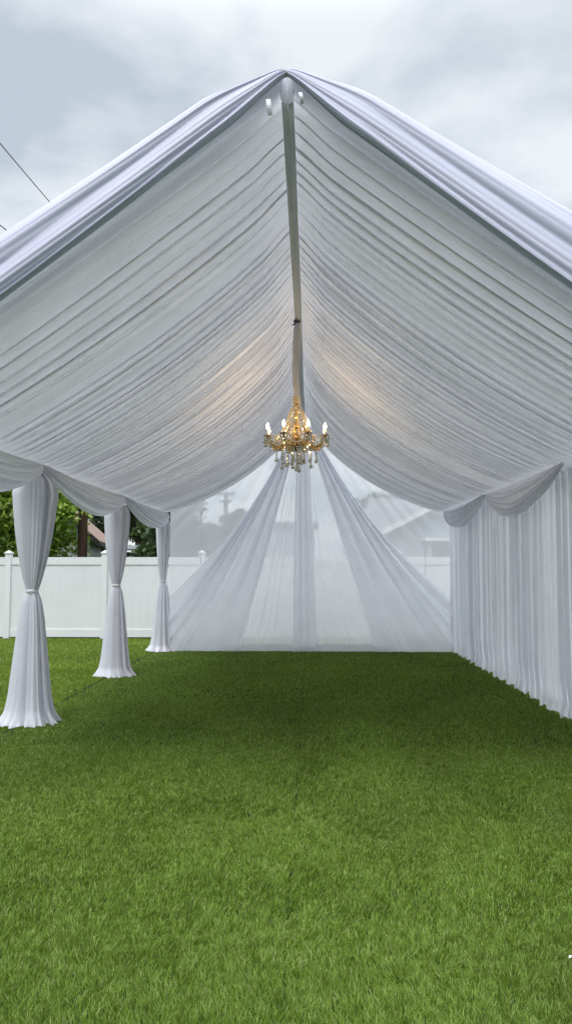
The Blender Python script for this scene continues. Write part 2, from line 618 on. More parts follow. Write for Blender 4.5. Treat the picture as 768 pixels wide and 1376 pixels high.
def pleats(y, s, seed):
    """Gathered cloth: pressed folds of two sizes that wander slowly along the slope. Returns shift along y and depth."""
    p1 = 6.0 * y + 0.75 * vn(y * 1.7, s * 0.20, seed + 1) + 0.25 * vn(y * 4.0, s * 0.45, seed + 2)
    p2 = 13.0 * y + 1.1 * vn(y * 3.1, s * 0.30, seed + 3) + 0.5 * vn(y * 7.0, s * 0.5, seed + 4)
    p3 = 27.0 * y + 1.3 * vn(y * 5.0, s * 0.45, seed + 5)
    e2 = 0.35 + 1.0 * vn(y * 1.5, s * 0.30, seed + 6)
    e3 = 0.2 + 1.1 * vn(y * 2.1, s * 0.35, seed + 7)
    big = 0.85 + 0.15 * sstep(4.8, 7.8, y)
    e2, e3 = e2 * big, e3 * big * 0.3
    s1, h1 = knife(p1, seed, 0.5, 2.2)
    s2, h2 = knife(p2, seed + 1, 0.3, 1.9)
    s3, h3 = knife(p3, seed + 2, 0.1, 1.2)
    sh = s1 / 6.0 + e2 * s2 / 13.0 + e3 * s3 / 27.0
    h = 0.125 * h1 + e2 * 0.065 * h2 + e3 * 0.020 * h3 + 0.020 * tubes(p1, seed, 0.2)
    return sh, h


def make_ceiling(side, seed):
    """side -1 = left slope, +1 = right slope"""
    XE = XL if side < 0 else XR
    ny, ns = 2000, 90
    y = np.linspace(YF - 0.01, YB, ny)[:, None]
    s = np.linspace(-0.04, 1, ns)[None, :]         # 0 at the eave, 1 at the ridge
    a_ = np.interp(y[:, 0], [4.3, 5.5, 8.5, 11.0, 14.1], [0.98, 0.84, 0.58, 0.47, 0.43])[:, None]
    pk = np.interp(y[:, 0], [4.3, 8.5, 11.0, 14.1], [0.0, 0.03, 0.10, 0.15])[:, None]
    sp = np.maximum(s, 0)
    zs = (1 - pk) * (a_ * s + (1 - a_) * sp ** 2.25) + pk * sp ** 10
    X0 = XE + (XC + side * 0.035 - XE) * s
    Z0 = ZE + (ZR - 0.04 - ZE) * zs
    slope = (ZR - ZE)
    L = s * 3.2
    calm = 0.55 + 0.45 * sstep(4.6, 6.8, y)
    ends = np.minimum(sstep(0, 0.07, s), 1) * (0.55 + 0.45 * sstep(0, 0.12, 1 - s)) + 0.10
    sh, h = pleats(y + 0 * s, L + 0 * y, seed)
    sh = sh * (0.35 + 0.65 * sstep(0, 0.10, s)) * sstep(4.33, 4.6, y) * sstep(YB, YB - 0.15, y)
    h = 0.02 + h * calm * ends
    # small puckers where the cloth is gathered at the ridge
    h = h * (1 - 0.85 * sstep(0.88, 1.0, s)) + 0.006 * ridged(vn(y * 22, L * 2, seed + 2)) * sstep(0.86, 1.0, s)
    # lip: the crest of each pleat rolls towards the front of the tent
    dz = np.gradient(zs, axis=1) / (np.gradient(s, axis=1)) * slope
    dx = (XC - XE)
    ln = np.sqrt(dx * dx + dz * dz)
    nx, nz = -side * dz / ln * 1.0, -abs(dx) / ln
    nx = (dz / ln) * (1 if side < 0 else -1)
    P = np.empty((ny, ns, 3))
    P[..., 0] = X0 + nx * h
    P[..., 1] = y + sh
    P[..., 2] = Z0 + nz * h + 0.0
    sheet('ceiling_lining', in_tent(P), M['lining'], tent)


make_ceiling(-1, 1)
make_ceiling(1, 5)


def make_front(side, seed):
    XE = (XL - 0.1) if side < 0 else (XR + 0.1)
    ZEE = ZE - 0.02
    nt_, nc = 160, 120
    t = np.linspace(-0.0, 1.0, nt_)[:, None]
    c = np.linspace(0, 1, nc)[None, :]
    # cross-section: (distance into the tent, height along the slope's normal)
    cs = np.array([[-0.02, -0.19], [-0.03, -0.235], [-0.045, -0.262], [-0.06, -0.25], [-0.07, -0.19], [-0.065, -0.07], [-0.055, 0.08], [-0.04, 0.30], [-0.01, 0.48], [0.06, 0.60], [0.26, 0.62]])
    cc = np.linspace(0, 1, len(cs))
    yo = np.interp(c[0], cc, cs[:, 0])[None, :]
    no = np.interp(c[0], cc, cs[:, 1])[None, :]
    k = np.ones(9) / 9
    yo = np.convolve(np.pad(yo[0], 4, 'edge'), k, 'valid')[None, :]
    no = np.convolve(np.pad(no[0], 4, 'edge'), k, 'valid')[None, :]
    wide = 0.32 + (0.30 if side < 0 else 0.42) * t
    sag = -0.06 * np.sin(PI * np.clip(t, 0, 1)) * 0.5
    ux, uz = (XE - XC), (ZEE - ZR)
    ln = math.hypot(ux, uz)
    nx, nz = -uz / ln * (1 if ux > 0 else -1), abs(ux) / ln
    fold = tubes(c * 5.5 + 0.5 * t + 0.9 * vn(t * 1.3, c * 2, seed), seed + 1, 0.3) * 0.036 + tubes(c * 17 + 1.5 * vn(t * 2, c * 3, seed + 2), seed + 3) * 0.008
    fold = fold * (0.5 + 0.5 * sstep(0, 0.15, t))
    # outward direction of the section
    ty, tn = np.gradient(yo[0]), np.gradient(no[0] * 0.3)
    l2 = np.hypot(ty, tn) + 1e-9
    oy, on = (-tn / l2)[None, :], (ty / l2)[None, :]
    oy, on = -np.abs(oy) * np.sign(oy) * -1, on
    sgn = np.where(oy > 0, 1, 1)
    gather = 0.22 + 0.78 * sstep(-0.04, 0.16, t)
    nn = no * wide * gather
    P = np.empty((nt_, nc, 3))
    soft = np.sqrt(t * t + 0.017 ** 2) - 0.017 * (1 - t)
    x0 = XC + ux * t
    z0 = ZR + uz * soft + sag - 0.035
    P[..., 0] = x0 + nx * (nn - on * fold * 0.7)
    P[..., 1] = YF + yo * (0.7 + 0.3 * sstep(0, 0.2, t)) - np.abs(oy) * fold
    P[..., 2] = z0 + nz * (nn - on * fold * 0.7)
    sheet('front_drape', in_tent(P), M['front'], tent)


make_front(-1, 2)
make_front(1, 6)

# roof canopy above the lining, one sheet with a ridge
ys = np.linspace(YF + 0.22, YB + 0.12, 60)
xs = np.concatenate([np.linspace(XL - 0.16, XC, 30), np.linspace(XC, XR + 0.16, 30)[1:]])
P = np.empty((len(ys), len(xs), 3))
P[..., 0] = xs[None, :]
P[..., 1] = ys[:, None]
P[..., 2] = np.where(xs < XC, ZE + 0.05 + (ZR + 0.04 - ZE) * (xs - XL) / (XC - XL), ZE + 0.05 + (ZR + 0.04 - ZE) * (XR - xs) / (XR - XC))[None, :]
P[..., 2] += 0.01 * vn(xs[None, :] * 1.5, ys[:, None] * 1.5, 2)
sheet('roof_canopy', in_tent(P), M['roof'], tent)

# strip of cloth that closes the joint under the ridge
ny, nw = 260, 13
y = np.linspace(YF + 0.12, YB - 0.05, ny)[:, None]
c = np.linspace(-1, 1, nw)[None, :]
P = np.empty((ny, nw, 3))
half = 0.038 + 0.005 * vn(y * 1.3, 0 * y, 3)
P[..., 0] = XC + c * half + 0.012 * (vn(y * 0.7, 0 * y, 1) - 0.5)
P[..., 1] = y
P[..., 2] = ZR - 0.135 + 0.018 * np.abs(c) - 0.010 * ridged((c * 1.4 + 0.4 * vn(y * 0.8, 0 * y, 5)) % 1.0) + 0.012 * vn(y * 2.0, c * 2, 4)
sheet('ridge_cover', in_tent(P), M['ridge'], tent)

# flaps and ribbons inside the peak
for side in (-1, 1):
    px = at_depth(360 if side < 0 else 403, 133 if side < 0 else 124, YF - 0.075)
    hgt, wd = (0.105, 0.014) if side < 0 else (0.075, 0.011)
    b = MB()
    for k in range(6):
        f0, f1 = k / 6, (k + 1) / 6
        bend = lambda f: np.array([0.012 * f, -0.02 * math.sin(f * 3), -hgt * f])
        A, B = px + bend(f0), px + bend(f1)
        b.add([A + [-wd, 0, 0], A + [wd, 0, 0], B + [wd, 0, 0], B + [-wd, 0, 0],
               A + [-wd, 0.002, 0], A + [wd, 0.002, 0], B + [wd, 0.002, 0], B + [-wd, 0.002, 0]],
              [[0, 1, 2, 3], [7, 6, 5, 4], [0, 3, 7, 4], [1, 5, 6, 2]])
    b.v = [v_ - np.array([XC, 9.1, 0]) for v_ in b.v]
    b.build('tie_ribbon', M['ribbon_white'], tent)

n, m = 40, 16
t = np.linspace(-1, 1, n)[:, None]
v = np.linspace(0, 1, m)[None, :]
P = np.empty((n, m, 3))
P[..., 0] = XC + t * (0.060 - 0.022 * v) + 0 * v
P[..., 1] = YF + 0.10 - 0.025 * np.abs(np.sin(t * 7 + 1.5 * v)) + 0.04 * v
P[..., 2] = ZR + 0.03 - 0.20 * v * (1 - 0.25 * np.abs(t)) - 0.015 * np.sin(t * 9)
sheet('peak_flap', in_tent(P), M['lining'], tent)

# steel frame hidden behind the cloth
for yb in (BAYS[0] + 0.1, 7.56, 10.87, 14.12):
    for xx in (XL - 0.06, XR + 0.20):
        b = MB()
        b.tube(in_tent(np.array([[xx, yb, 0.01], [xx, yb, ZE - 0.02]])), 0.026, 12)
        b.build('tent_leg', M['steel'], tent, True)
for xx in (XL - 0.06, XR + 0.20):
    b = MB()
    b.tube(in_tent(np.array([[xx, YF + 0.1, ZE + 0.0], [xx, YB, ZE + 0.0]])), 0.024, 10)
    b.build('eave_rail', M['steel'], tent, True)


# ------------------------------------------------------------------ swags along the eaves
def make_swag(side, y0, y1, D, seed, label):
    XE = XL + 0.0 if side < 0 else XR - 0.0
    nu, nv = 140, 90
    u = np.linspace(0, 1, nu)[:, None]
    v = np.linspace(0, 1, nv)[None, :]
    arch = (4 * u * (1 - u))
    a = arch ** (0.80 + 0.4 * (1 - v))
    pin = sstep(0, 0.05, arch)
    drop = D * v ** 0.85 * a * 0.97 + 0.035 * v
    bulge = (0.03 + (0.22 if side < 0 else 0.10) * np.sin(PI * np.clip(v * 0.93, 0, 1)) ** 0.8 * arch ** 0.6)
    # pleats follow the hanging curve and run together at the two pinned ends
    q = v * (6.5) + 0.9 * (vn(u * 2.0, v * 1.5, seed) - 0.5) + 0.5 * (vn(u * 5, v * 3, seed + 1) - 0.5)
    f = tubes(q * 0.9 + 0.8 * vn(q, u * 1.2, seed + 2), seed, 0.25) * 0.055 + tubes(q * 2.2 + 1.2 * vn(q * 1.5, u * 1.5, seed + 3), seed + 1, 0.2) * 0.026 + ridged(vn(q * 5, u * 2.2, seed + 4)) * 0.005
    f = f * (0.35 + 0.65 * arch ** 0.5) * sstep(0.0, 0.2, v) * (1 - 0.25 * sstep(0.2, 0.0, v))
    P = np.empty((nu, nv, 3))
    P[..., 0] = XE - side * (bulge + f - 0.02)
    P[..., 1] = y0 + (y1 - y0) * (u + 0.018 * np.sin(2 * PI * u) * v)
    P[..., 2] = ZE + 0.005 - drop - 0.6 * f * v - 0.022 * arch * (1 - v)
    mid = np.array([XE, (y0 + y1) / 2, ZE])
    o = sheet('swag_valance', P - mid, M['swag'])
    o.location = mid
    tag(o, label, 'swag', 'white swags gathered along the eaves')


gap = 0.02
make_swag(-1, BAYS[0] + gap, BAYS[1] - gap, 0.40, 1, 'white swag left of the nearest tied column, cut off by the picture edge')
make_swag(-1, BAYS[1] + gap, BAYS[2] - gap, 0.38, 2, 'white swag between the nearest and the middle tied columns')
make_swag(-1, BAYS[2] + gap, BAYS[3] - gap, 0.36, 3, 'white swag between the middle tied column and the back corner column')
make_swag(1, BAYS[2] + gap, BAYS[3] - gap, 0.36, 4, 'small far swag over the wall curtain, next to the sheer back wall')
make_swag(1, BAYS[1] + gap, BAYS[2] - gap, 0.40, 6, 'large near swag over the wall curtain, fan of folds pinned high at the edge')


# ------------------------------------------------------------------ column drapes
def make_column(x, y, ztie, prof_up, prof_lo, seed, label, squash=0.8):
    root = empty('column_drape', (x, y, 0))
    tag(root, label, 'drape', 'white drapes tied round the tent posts')
    nth = 420
    th = np.arange(nth) / nth * 2 * PI

    def body(name, prof, nz, hem):
        prof = np.array(prof)
        z = np.linspace(prof[0, 1], prof[-1, 1], nz)
        o_ = np.argsort(prof[:, 1])
        r = np.interp(z, prof[o_, 1], prof[o_, 0])
        k = np.ones(5) / 5
        r = np.convolve(np.pad(r, 2, 'edge'), k, 'valid')
        zz_, tt = z[:, None], th[None, :]
        cx_, cy_ = np.cos(tt), np.sin(tt)
        # pleats: noise sampled on a circle so that it closes
        def cn_(freq, zf, sd):
            return vn(cx_ * freq + zf * zz_ * 0.35 + 9, cy_ * freq + zf * zz_ * 0.3 + 3, sd)
        def around(n_, noise, sd, kmax):
            ph = n_ * (tt - PI / 2) / (2 * PI) + noise
            k = np.floor(ph).astype(int)
            u = ph - k
            K = 0.3 + (kmax - 0.3) * _hash[sd % 8][(k % n_) + 40 * sd]
            w_ = np.sin(2 * PI * u) / (2 * PI)
            return K * w_ / n_ * 2 * PI, -w_ / n_ * 2 * PI * (0.5 + 0.5 * K / kmax)
        rr = r[:, None]
        s1, h1 = around(9, 0.9 * cn_(1.3, 0.35, seed), seed, 2.1)
        s2, h2 = around(23, 1.2 * cn_(2.2, 0.5, seed + 1), seed + 1, 1.8)
        p2 = ridged(cn_(3.7, 0.5, seed + 1))
        tt = tt + s1 + 0.8 * s2
        cx_, cy_ = np.cos(tt), np.sin(tt)
        R_ = rr * (0.93 + 1.9 * h1 + 1.3 * h2 + 0.14 * (cn_(0.9, 0.4, seed + 2) - 0.5))
        Z = zz_ + 0 * tt
        if hem:
            low = np.clip(1 - zz_ / 0.10, 0, 1)
            R_ = R_ + low ** 2 * (0.035 * vn(cx_ * 5 + 5, cy_ * 5, seed + 3) + 0.012 * np.sin(tt * 23 + 3 * p2))
            Z = Z + low * 0.02 * (vn(cx_ * 9 + 5, cy_ * 9, seed + 4) - 0.2) + 0.004
        P = np.stack([R_ * cx_, R_ * cy_ * squash, Z], -1)
        sheet(name, P, M['drape'], root, True)

    body('upper_drape', prof_up, 90, False)
    body('lower_drape', prof_lo, 130, True)
    b = MB()
    r0 = prof_up[0][0] + 0.004
    b.lathe([[r0 - .006, ztie - 0.018], [r0 + .003, ztie - 0.014], [r0 + .006, ztie], [r0 + .003, ztie + 0.014], [r0 - .006, ztie + 0.018]], n=32)
    b.build('tie_band', M['ribbon'], root, True)


def profs(zt, ku, kl, zoff=0.0):
    up = [(0.050, zt), (0.062, zt + .03), (0.095, zt + .16), (0.138, zt + .38), (0.168, zt + .58), (0.193, zt + .82), (0.210, zt + 1.02), (0.185, zt + 1.12), (0.11, zt + 1.21), (0.05, ZE - 0.05)]
    up = [(0.050 + (r - 0.05) * ku, z) for r, z in up]
    lo = [(0.046, zt), (0.062, zt - .03), (0.088, zt - .10), (0.118, zt - .30), (0.155, zt - .68), (0.192, zt - 1.06), (0.218, zt - 1.20), (0.262, 0.05), (0.285, 0.0)]
    lo = [(0.046 + (r - 0.046) * kl, z) for r, z in lo]
    return up, lo


u_, l_ = profs(1.34, 1.0, 1.0)
make_column(-2.86, 7.56, 1.34, u_, l_, 1, 'nearest and largest white drape tied in the middle, beside the picture edge')
u_, l_ = profs(1.32, 0.82, 0.92)
make_column(-2.86, 10.87, 1.32, u_, l_, 3, 'middle white drape tied at half height with ruffled hem, between two others')
u_, l_ = profs(1.32, 0.52, 0.92)
make_column(-2.82, 14.12, 1.32, u_, l_, 5, 'farthest slim white tied drape at the corner of the sheer back wall')


# ------------------------------------------------------------------ wall curtains on the right
def make_curtain(y0, y1, seed, label):
    ny, nz = int((y1 - y0) * 170), 90
    y = np.linspace(y0, y1, ny)[:, None]
    zt = np.linspace(0, 1, nz)[None, :]
    z = zt * (ZE - 0.02)
    yy = y + 0.06 * (vn(y * 1.1, z * 0.5, seed) - 0.5)
    s1, h1 = knife(4.4 * yy + 0.9 * vn(yy * 2.0, z * 0.10, seed + 1), seed, 0.3, 2.2)
    s2, h2 = knife(10.3 * yy + 1.3 * vn(yy * 4.0, z * 0.14, seed + 2), seed + 1, 0.2, 2.0)
    s3, h3 = knife(23.0 * yy + 1.4 * vn(yy * 7.0, z * 0.2, seed + 3), seed + 2, 0.1, 1.4)
    e2 = 0.4 + 0.9 * vn(yy * 1.7, z * 0.15, seed + 4)
    sh = s1 / 4.4 + e2 * s2 / 10.3 + 0.7 * s3 / 23.0
    f = 0.06 + 0.26 * h1 + e2 * 0.13 * h2 + 0.03 * h3
    low = 1 - sstep(0.0, 0.16, z)
    f = f * (1.0 - 0.15 * zt) * (1 - 0.35 * (1 - sstep(0.0, 0.5, z))) + 0.05 * low * vn(y * 6, z, seed + 4)
    hemwave = 0.018 * np.sin(y * 17 + 2 * vn(y * 2, 0 * y, seed)) + 0.022 * (vn(y * 5.0, 0 * y, seed + 5) - 0.5)
    P = np.empty((ny, nz, 3))
    P[..., 0] = XR + 0.15 - f
    P[..., 1] = y + sh + 0.01 * low * np.sin(y * 31)
    P[..., 2] = 0.03 + z + hemwave * low
    mid = np.array([XR + 0.1, (y0 + y1) / 2, 0])
    o = sheet('wall_curtain', P - mid, M['curtain'])
    o.location = mid
    tag(o, label, 'curtain', 'pleated white wall curtains')


make_curtain(BAYS[2] + 0.00, BAYS[3] + 0.03, 1, 'far pleated white curtain under the small swag, next to the back wall')
make_curtain(BAYS[1] - 0.02, BAYS[2] + 0.04, 4, 'pleated white floor-length curtain under the large swag')
make_curtain(BAYS[0] + 0.1, BAYS[1] + 0.03, 7, 'nearest white curtain of which a sliver shows at the edge of the picture')

# ------------------------------------------------------------------ back wall of sheer cloth
YW = YB + 0.05


def roofline(x):
    return np.where(x < XC, ZE + (ZR - ZE) * (x - XL) / (XC - XL), np.maximum(ZE + (ZR - ZE) * (XR - x) / (XR - XC), ZE - 0.05))


x = np.linspace(XL + 0.08, XR + 0.16, 420)[:, None]
v = np.linspace(0, 1, 70)[None, :]
top = roofline(x) - 0.02
z = 0.01 + v * top
P = np.empty((420, 70, 3))
apx = (x - XC) / np.maximum(ZR + 0.3 - z, 0.3)       # folds radiate from the peak
P[..., 0] = x
P[..., 1] = YW + 0.10 + 0.03 * tubes(apx * 7 + 40 + vn(apx * 3, z * 0.3, 3), 3) * sstep(1.6, 3.4, z) + 0.02 * vn(x * 2, z * 0.6, 2)
P[..., 2] = z
mid = np.array([XC, YW, 0])
o = sheet('sheer_curtain', P - mid, M['voile'])
o.location = mid
tag(o, 'see-through white voile stretched across the whole back of the tent', 'curtain')
for xs_ in (-2.12, 2.17):
    b = MB()
    zt = float(roofline(np.array(xs_))) - 0.05
    b.tube(np.array([[xs_, YW + 0.075, 0.02], [xs_ + 0.01, YW + 0.07, zt * 0.5], [xs_ - 0.005, YW + 0.075, zt]]) - mid, 0.004, 6)
    b.build('seam', M['hem'], o, True)

APEX = np.array([XC, YW - 0.10, 4.30])


def make_fan(side, label):
    """gathered at the peak, spread over the floor and up the corner post"""
    na, nb = 420, 110
    a = np.linspace(0, 1, na)[:, None]
    bb = np.linspace(0, 1, nb)[None, :]
    if side < 0:
        xi, xo, zp = -1.33, XL + 0.13, 1.02
    else:
        xi, xo, zp = 1.22, XR + 0.10, 0.94
    fl = abs(xo - xi)
    tot = fl + zp
    d_ = a * tot
    bx = xi + np.sign(xo - xi) * np.minimum(d_, fl)
    bz = 0.015 + np.maximum(d_ - fl, 0)
    # rounded corner
    ax = APEX[0] + side * (0.05 + 0.13 * a)
    az = APEX[2] - 0.04 * a
    X_ = ax + (bx - ax) * bb
    Z_ = az + (bz - az) * bb
    sagm = 0.33 * a ** 1.2 * np.sin(PI * bb ** 0.9)
    ln = np.hypot(bx - ax, bz - az)
    X_ = X_ - side * sagm * (az - bz) / ln * 0.55
    Z_ = Z_ - sagm * abs(1) * np.abs(bx - ax) / ln
    sd = 2 if side < 0 else 5
    kk = (1 - 0.75 * sstep(0.55, 1.0, bb))
    s1, h1 = knife(a * 5.0 + 0.7 * vn(a * 3, bb * 0.45, sd), sd, 0.8, 2.1)
    s2, h2 = knife(a * 12.5 + 1.0 * vn(a * 6, bb * 0.6, sd + 1), sd + 1, 0.3, 2.0)
    inn = sstep(0, 0.06, a) * sstep(1, 0.94, a)
    da = inn * (s1 / 5.0 + 0.8 * s2 / 12.5) * (0.35 + 0.65 * kk)
    f = 0.05 + (0.34 * h1 + 0.10 * h2) * (0.4 + 0.6 * kk) * inn
    X_ = X_ + np.gradient(X_, axis=0) / np.gradient(a, axis=0) * da
    Z_ = Z_ + np.gradient(Z_, axis=0) / np.gradient(a, axis=0) * da
    P = np.empty((na, nb, 3))
    P[..., 0] = X_
    P[..., 1] = YW - 0.035 - f - 0.05 * a * np.sin(PI * bb) - 0.03 * sstep(0.9, 1, bb)
    P[..., 2] = np.maximum(Z_, 0.012)
    o = sheet('fan_drape', P - mid, M['fan'])
    o.location = mid
    tag(o, label, 'drape', 'swept white drapes on the back wall')


make_fan(-1, 'white drape sweeping from the peak to the back corner with the tied column')
make_fan(1, 'white drape sweeping from the peak to the back corner beside the wall curtain')

# middle panel: thin voile with a dense gather down its centre line
nx, nb = 520, 90
a = np.linspace(-1, 1, nx)[:, None]
bb = np.linspace(0, 1, nb)[None, :]
bx = np.where(a < 0, a * 1.24 - 0.09, a * 1.36 - 0.09)
ax = APEX[0] + a * 0.10
X_ = ax + (bx - ax) * (bb ** 1.0)
flare = sstep(0.86, 1.0, bb) * 0.10 * np.sign(a) * np.minimum(np.abs(a) * 3, 1)
Z_ = APEX[2] + (0.015 - APEX[2]) * bb
s1, h1 = knife(a * 6.0 + 0.7 * vn(a * 3, bb * 0.4, 2), 6, 0.2, 2.2)
s2, h2 = knife(a * 15.0 + 1.0 * vn(a * 6, bb * 0.5, 3), 7, 0.2, 1.9)
f = 0.03 + 0.10 * h1 + 0.04 * h2
X_ = X_ + (np.gradient(X_, axis=0) / np.gradient(a, axis=0)) * (s1 / 6.0 + 0.8 * s2 / 15.0) * (1 - 0.5 * sstep(0.7, 1, bb))
P = np.empty((nx, nb, 3))
P[..., 0] = X_ + flare * 0.6
P[..., 1] = YW + 0.07 - f * 0.8
P[..., 2] = Z_
o = sheet('voile_curtain', P - mid, M['voile_fan'])
o.location = mid
tag(o, 'thin white voile panel between the two swept drapes, fence showing through', 'curtain')
# its hem on the floor
y_h = 40
xx_ = np.linspace(-1.55, 1.48, 300)[:, None]
zz_ = np.linspace(0, 1, 12)[None, :]
P = np.empty((300, 12, 3))
P[..., 0] = xx_
P[..., 1] = YW - 0.03 - 0.05 * ridged(vn(xx_ * 3.0, zz_ * 0.2, 3)) * (1.2 - 0.4 * zz_) - 0.02 * ridged(vn(xx_ * 9, zz_ * 0.3, 4))
P[..., 2] = 0.012 + 0.135 * zz_ + 0.03 * (vn(xx_ * 4, zz_, 5) - 0.5) * zz_
sheet('hem', P - mid, M['hem'], o)

nx, nb = 90, 90
a = np.linspace(-1, 1, nx)[:, None]
bb = np.linspace(0, 1, nb)[None, :]
P = np.empty((nx, nb, 3))
wd = 0.085 + 0.13 * bb ** 0.7
s1, h1 = knife(a * 1.5 + 3 + 0.6 * vn(a * 2, bb * 0.5, 5), 5, 0.8, 2.2)
f = 0.03 + 0.10 * h1 + 0.015 * tubes(a * 4.5 + vn(a * 4, bb, 6), 6)
a = a + s1 / 1.5
P[..., 0] = APEX[0] + (0.05) * bb + a * wd
P[..., 1] = YW - 0.06 - f - 0.02 * bb
P[..., 2] = APEX[2] + (0.012 - APEX[2]) * bb
o = sheet('gathered_drape', P - mid, M['fan'])
o.location = mid
tag(o, 'narrow bunched white drape hanging straight down the middle of the back wall', 'drape')

# ------------------------------------------------------------------ chandelier
CX, CY = XC - 0.02, 8.5
ch = empty('chandelier', (CX, CY, 3.0))
tag(ch, 'lit crystal and gold chandelier with candle bulbs hanging from the tent ridge', 'chandelier')
Z0 = 3.0
# grey cloth sleeve round the chain
zz_ = np.linspace(4.46 - Z0, 3.50 - Z0, 90)[:, None]
th = (np.arange(28) / 28 * 2 * PI)[None, :]
rr = 0.030 + 0.010 * vn(np.cos(th) * 1.2 + zz_ * 9, np.sin(th) * 1.2 + zz_ * 4, 1) + 0.006 * vn(np.cos(th) * 3 + zz_ * 22, np.sin(th) * 3, 2)
sway = 0.010 * np.sin(zz_ * 5)
rr = rr * (0.55 + 0.45 * sstep(1.46, 1.36, zz_))
P = np.stack([rr * np.cos(th) + sway, rr * np.sin(th), zz_ + 0 * th], -1)
sheet('chain_sleeve', P, M['sleeve'], ch, True)
# black ribbon tied at the ridge
b = MB()
rb = np.random.default_rng(5)
for k in range(9):
    a0 = k / 9 * 2 * PI
    tip = np.array([math.cos(a0) * rb.uniform(.03, .062), math.sin(a0) * .03, 1.455 + rb.uniform(-.055, .02)])
    b.tube([[0, 0, 1.455], tip * [0.6, 0.6, 1] + [0, 0, 0.012], tip], [0.010, 0.011, 0.005], 6)
b.tube([[-0.028, -0.02, 1.455], [0, -0.036, 1.457], [0.028, -0.02, 1.455]], 0.012, 8)
b.build('ribbon_bow', M['black'], ch, True)
# stem
b = MB()
b.lathe([[0.006, 0.50], [0.030, 0.47], [0.034, 0.455], [0.012, 0.44], [0.010, 0.40], [0.026, 0.37], [0.030, 0.34], [0.014, 0.31], [0.018, 0.28], [0.040, 0.24], [0.045, 0.20],
         [0.022, 0.165], [0.030, 0.14], [0.060, 0.11], [0.066, 0.07], [0.040, 0.03], [0.045, 0.0], [0.030, -0.02]], n=24)
b.build('stem', M['gold'], ch, True)
b = MB()
b.lathe([[0.070, 0.0], [0.074, -0.012], [0.060, -0.035], [0.036, -0.052], [0.016, -0.060], [0.018, -0.072], [0.006, -0.086], [0.0, -0.088]], n=24)
b.build('base_bowl', M['brass'], ch, True)
RA = 0.355
for k in range(8):
    an = R(22.5 + 45 * k)
    ca, sa = math.cos(an), math.sin(an)
    to = lambda r_, z_, side_=0.0: np.array([r_ * ca - side_ * sa, r_ * sa + side_ * ca, z_])
    prof = np.array([[0.05, 0.03], [0.09, 0.045], [0.13, 0.03], [0.165, -0.01], [0.205, -0.035], [0.25, -0.040], [0.295, -0.020], [0.33, 0.025], [RA, 0.075]])
    t = np.linspace(0, 1, 22)
    pr = np.stack([np.interp(t, np.linspace(0, 1, len(prof)), prof[:, q]) for q in range(2)], 1)
    b = MB()
    b.tube([to(r_, z_) for r_, z_ in pr], 0.0085, 8)
    arm = b.build('arm', M['gold'], ch, True)
    b = MB()
    b.lathe([[0.004, 0.070], [0.030, 0.078], [0.042, 0.090], [0.040, 0.094], [0.012, 0.086], [0.010, 0.100]], to(RA, 0), 16)
    b.build('candle_cup', M['brass'], arm, True)
    b = MB()
    b.lathe([[0.010, 0.095], [0.010, 0.160], [0.0, 0.161]], to(RA, 0), 10)
    b.build('candle_tube', M['candle'], arm, True)
    b = MB()
    b.lathe([[0.006, 0.160], [0.015, 0.175], [0.0175, 0.190], [0.014, 0.208], [0.006, 0.228], [0.0, 0.238]], to(RA, 0), 12)
    b.build('bulb', M['flame'], arm, True)
    # crystals threaded along the arm and hung round the cup
    b = MB()
    cp = [to(r_, z_ + 0.016, 0.006 * (-1) ** i) for i, (r_, z_) in enumerate(pr[3:])]
    b.beads(cp, 0.0095)
    cp = [to(r_, z_ - 0.015, 0.006 * (-1) ** i) for i, (r_, z_) in enumerate(pr[6:])]
    b.beads(cp, 0.0085)
    b.build('bead_row', M['amber'], arm)
    b = MB()
    for j in range(8):
        aj = j / 8 * 2 * PI
        hx, hy = 0.043 * math.cos(aj), 0.043 * math.sin(aj)
        ln = 3 if j % 2 else 4
        for q in range(ln):
            b.beads([to(RA + hx, 0.078 - 0.021 * q, hy)], 0.0085 if q < ln - 1 else 0.0115, 1.0 if q < ln - 1 else 1.6)
    b.build('cup_crystal', M['crystal'], arm)
    # strand from the arm down to a ball
    b = MB()
    r0 = (0.235, 0.15, 0.20, 0.17)[k % 4]
    ln = (5, 9, 7, 8)[k % 4]
    for q in range(ln):
        b.beads([to(r0, -0.055 - 0.024 * q, 0.03 * (1 if k % 2 else -1))], 0.0095)
    b.beads([to(r0, -0.065 - 0.024 * ln, 0.03 * (1 if k % 2 else -1))], 0.019, 1.15)
    b.build('pendant', M['crystal'], arm)
    # festoon from the crown over to the cup, and to the next cup
    b = MB()
    for t in np.linspace(0, 1, 20):
        r_ = 0.045 + (RA - 0.09) * t ** 1.5
        z_ = 0.40 + (0.10 - 0.40) * t - 0.16 * math.sin(PI * t) * (0.75)
        b.beads([to(r_, z_)], 0.0085)
    b.tube([to(0.045 + (RA - 0.09) * t ** 1.5, 0.40 - 0.30 * t - 0.12 * math.sin(PI * t)) for t in np.linspace(0, 1, 20)], 0.0015, 4)
    b.build('festoon', M['crystal'], ch)
    b = MB()
    an2 = an + R(45)
    A, B = np.array([RA * math.cos(an), RA * math.sin(an), 0.085]), np.array([RA * math.cos(an2), RA * math.sin(an2), 0.085])
    for t in np.linspace(0.1, 0.9, 13):
        p = A + (B - A) * t
        b.beads([p * [0.93, 0.93, 1] + [0, 0, -0.10 * math.sin(PI * t)]], 0.0075)
    b.build('festoon', M['crystal'], ch)
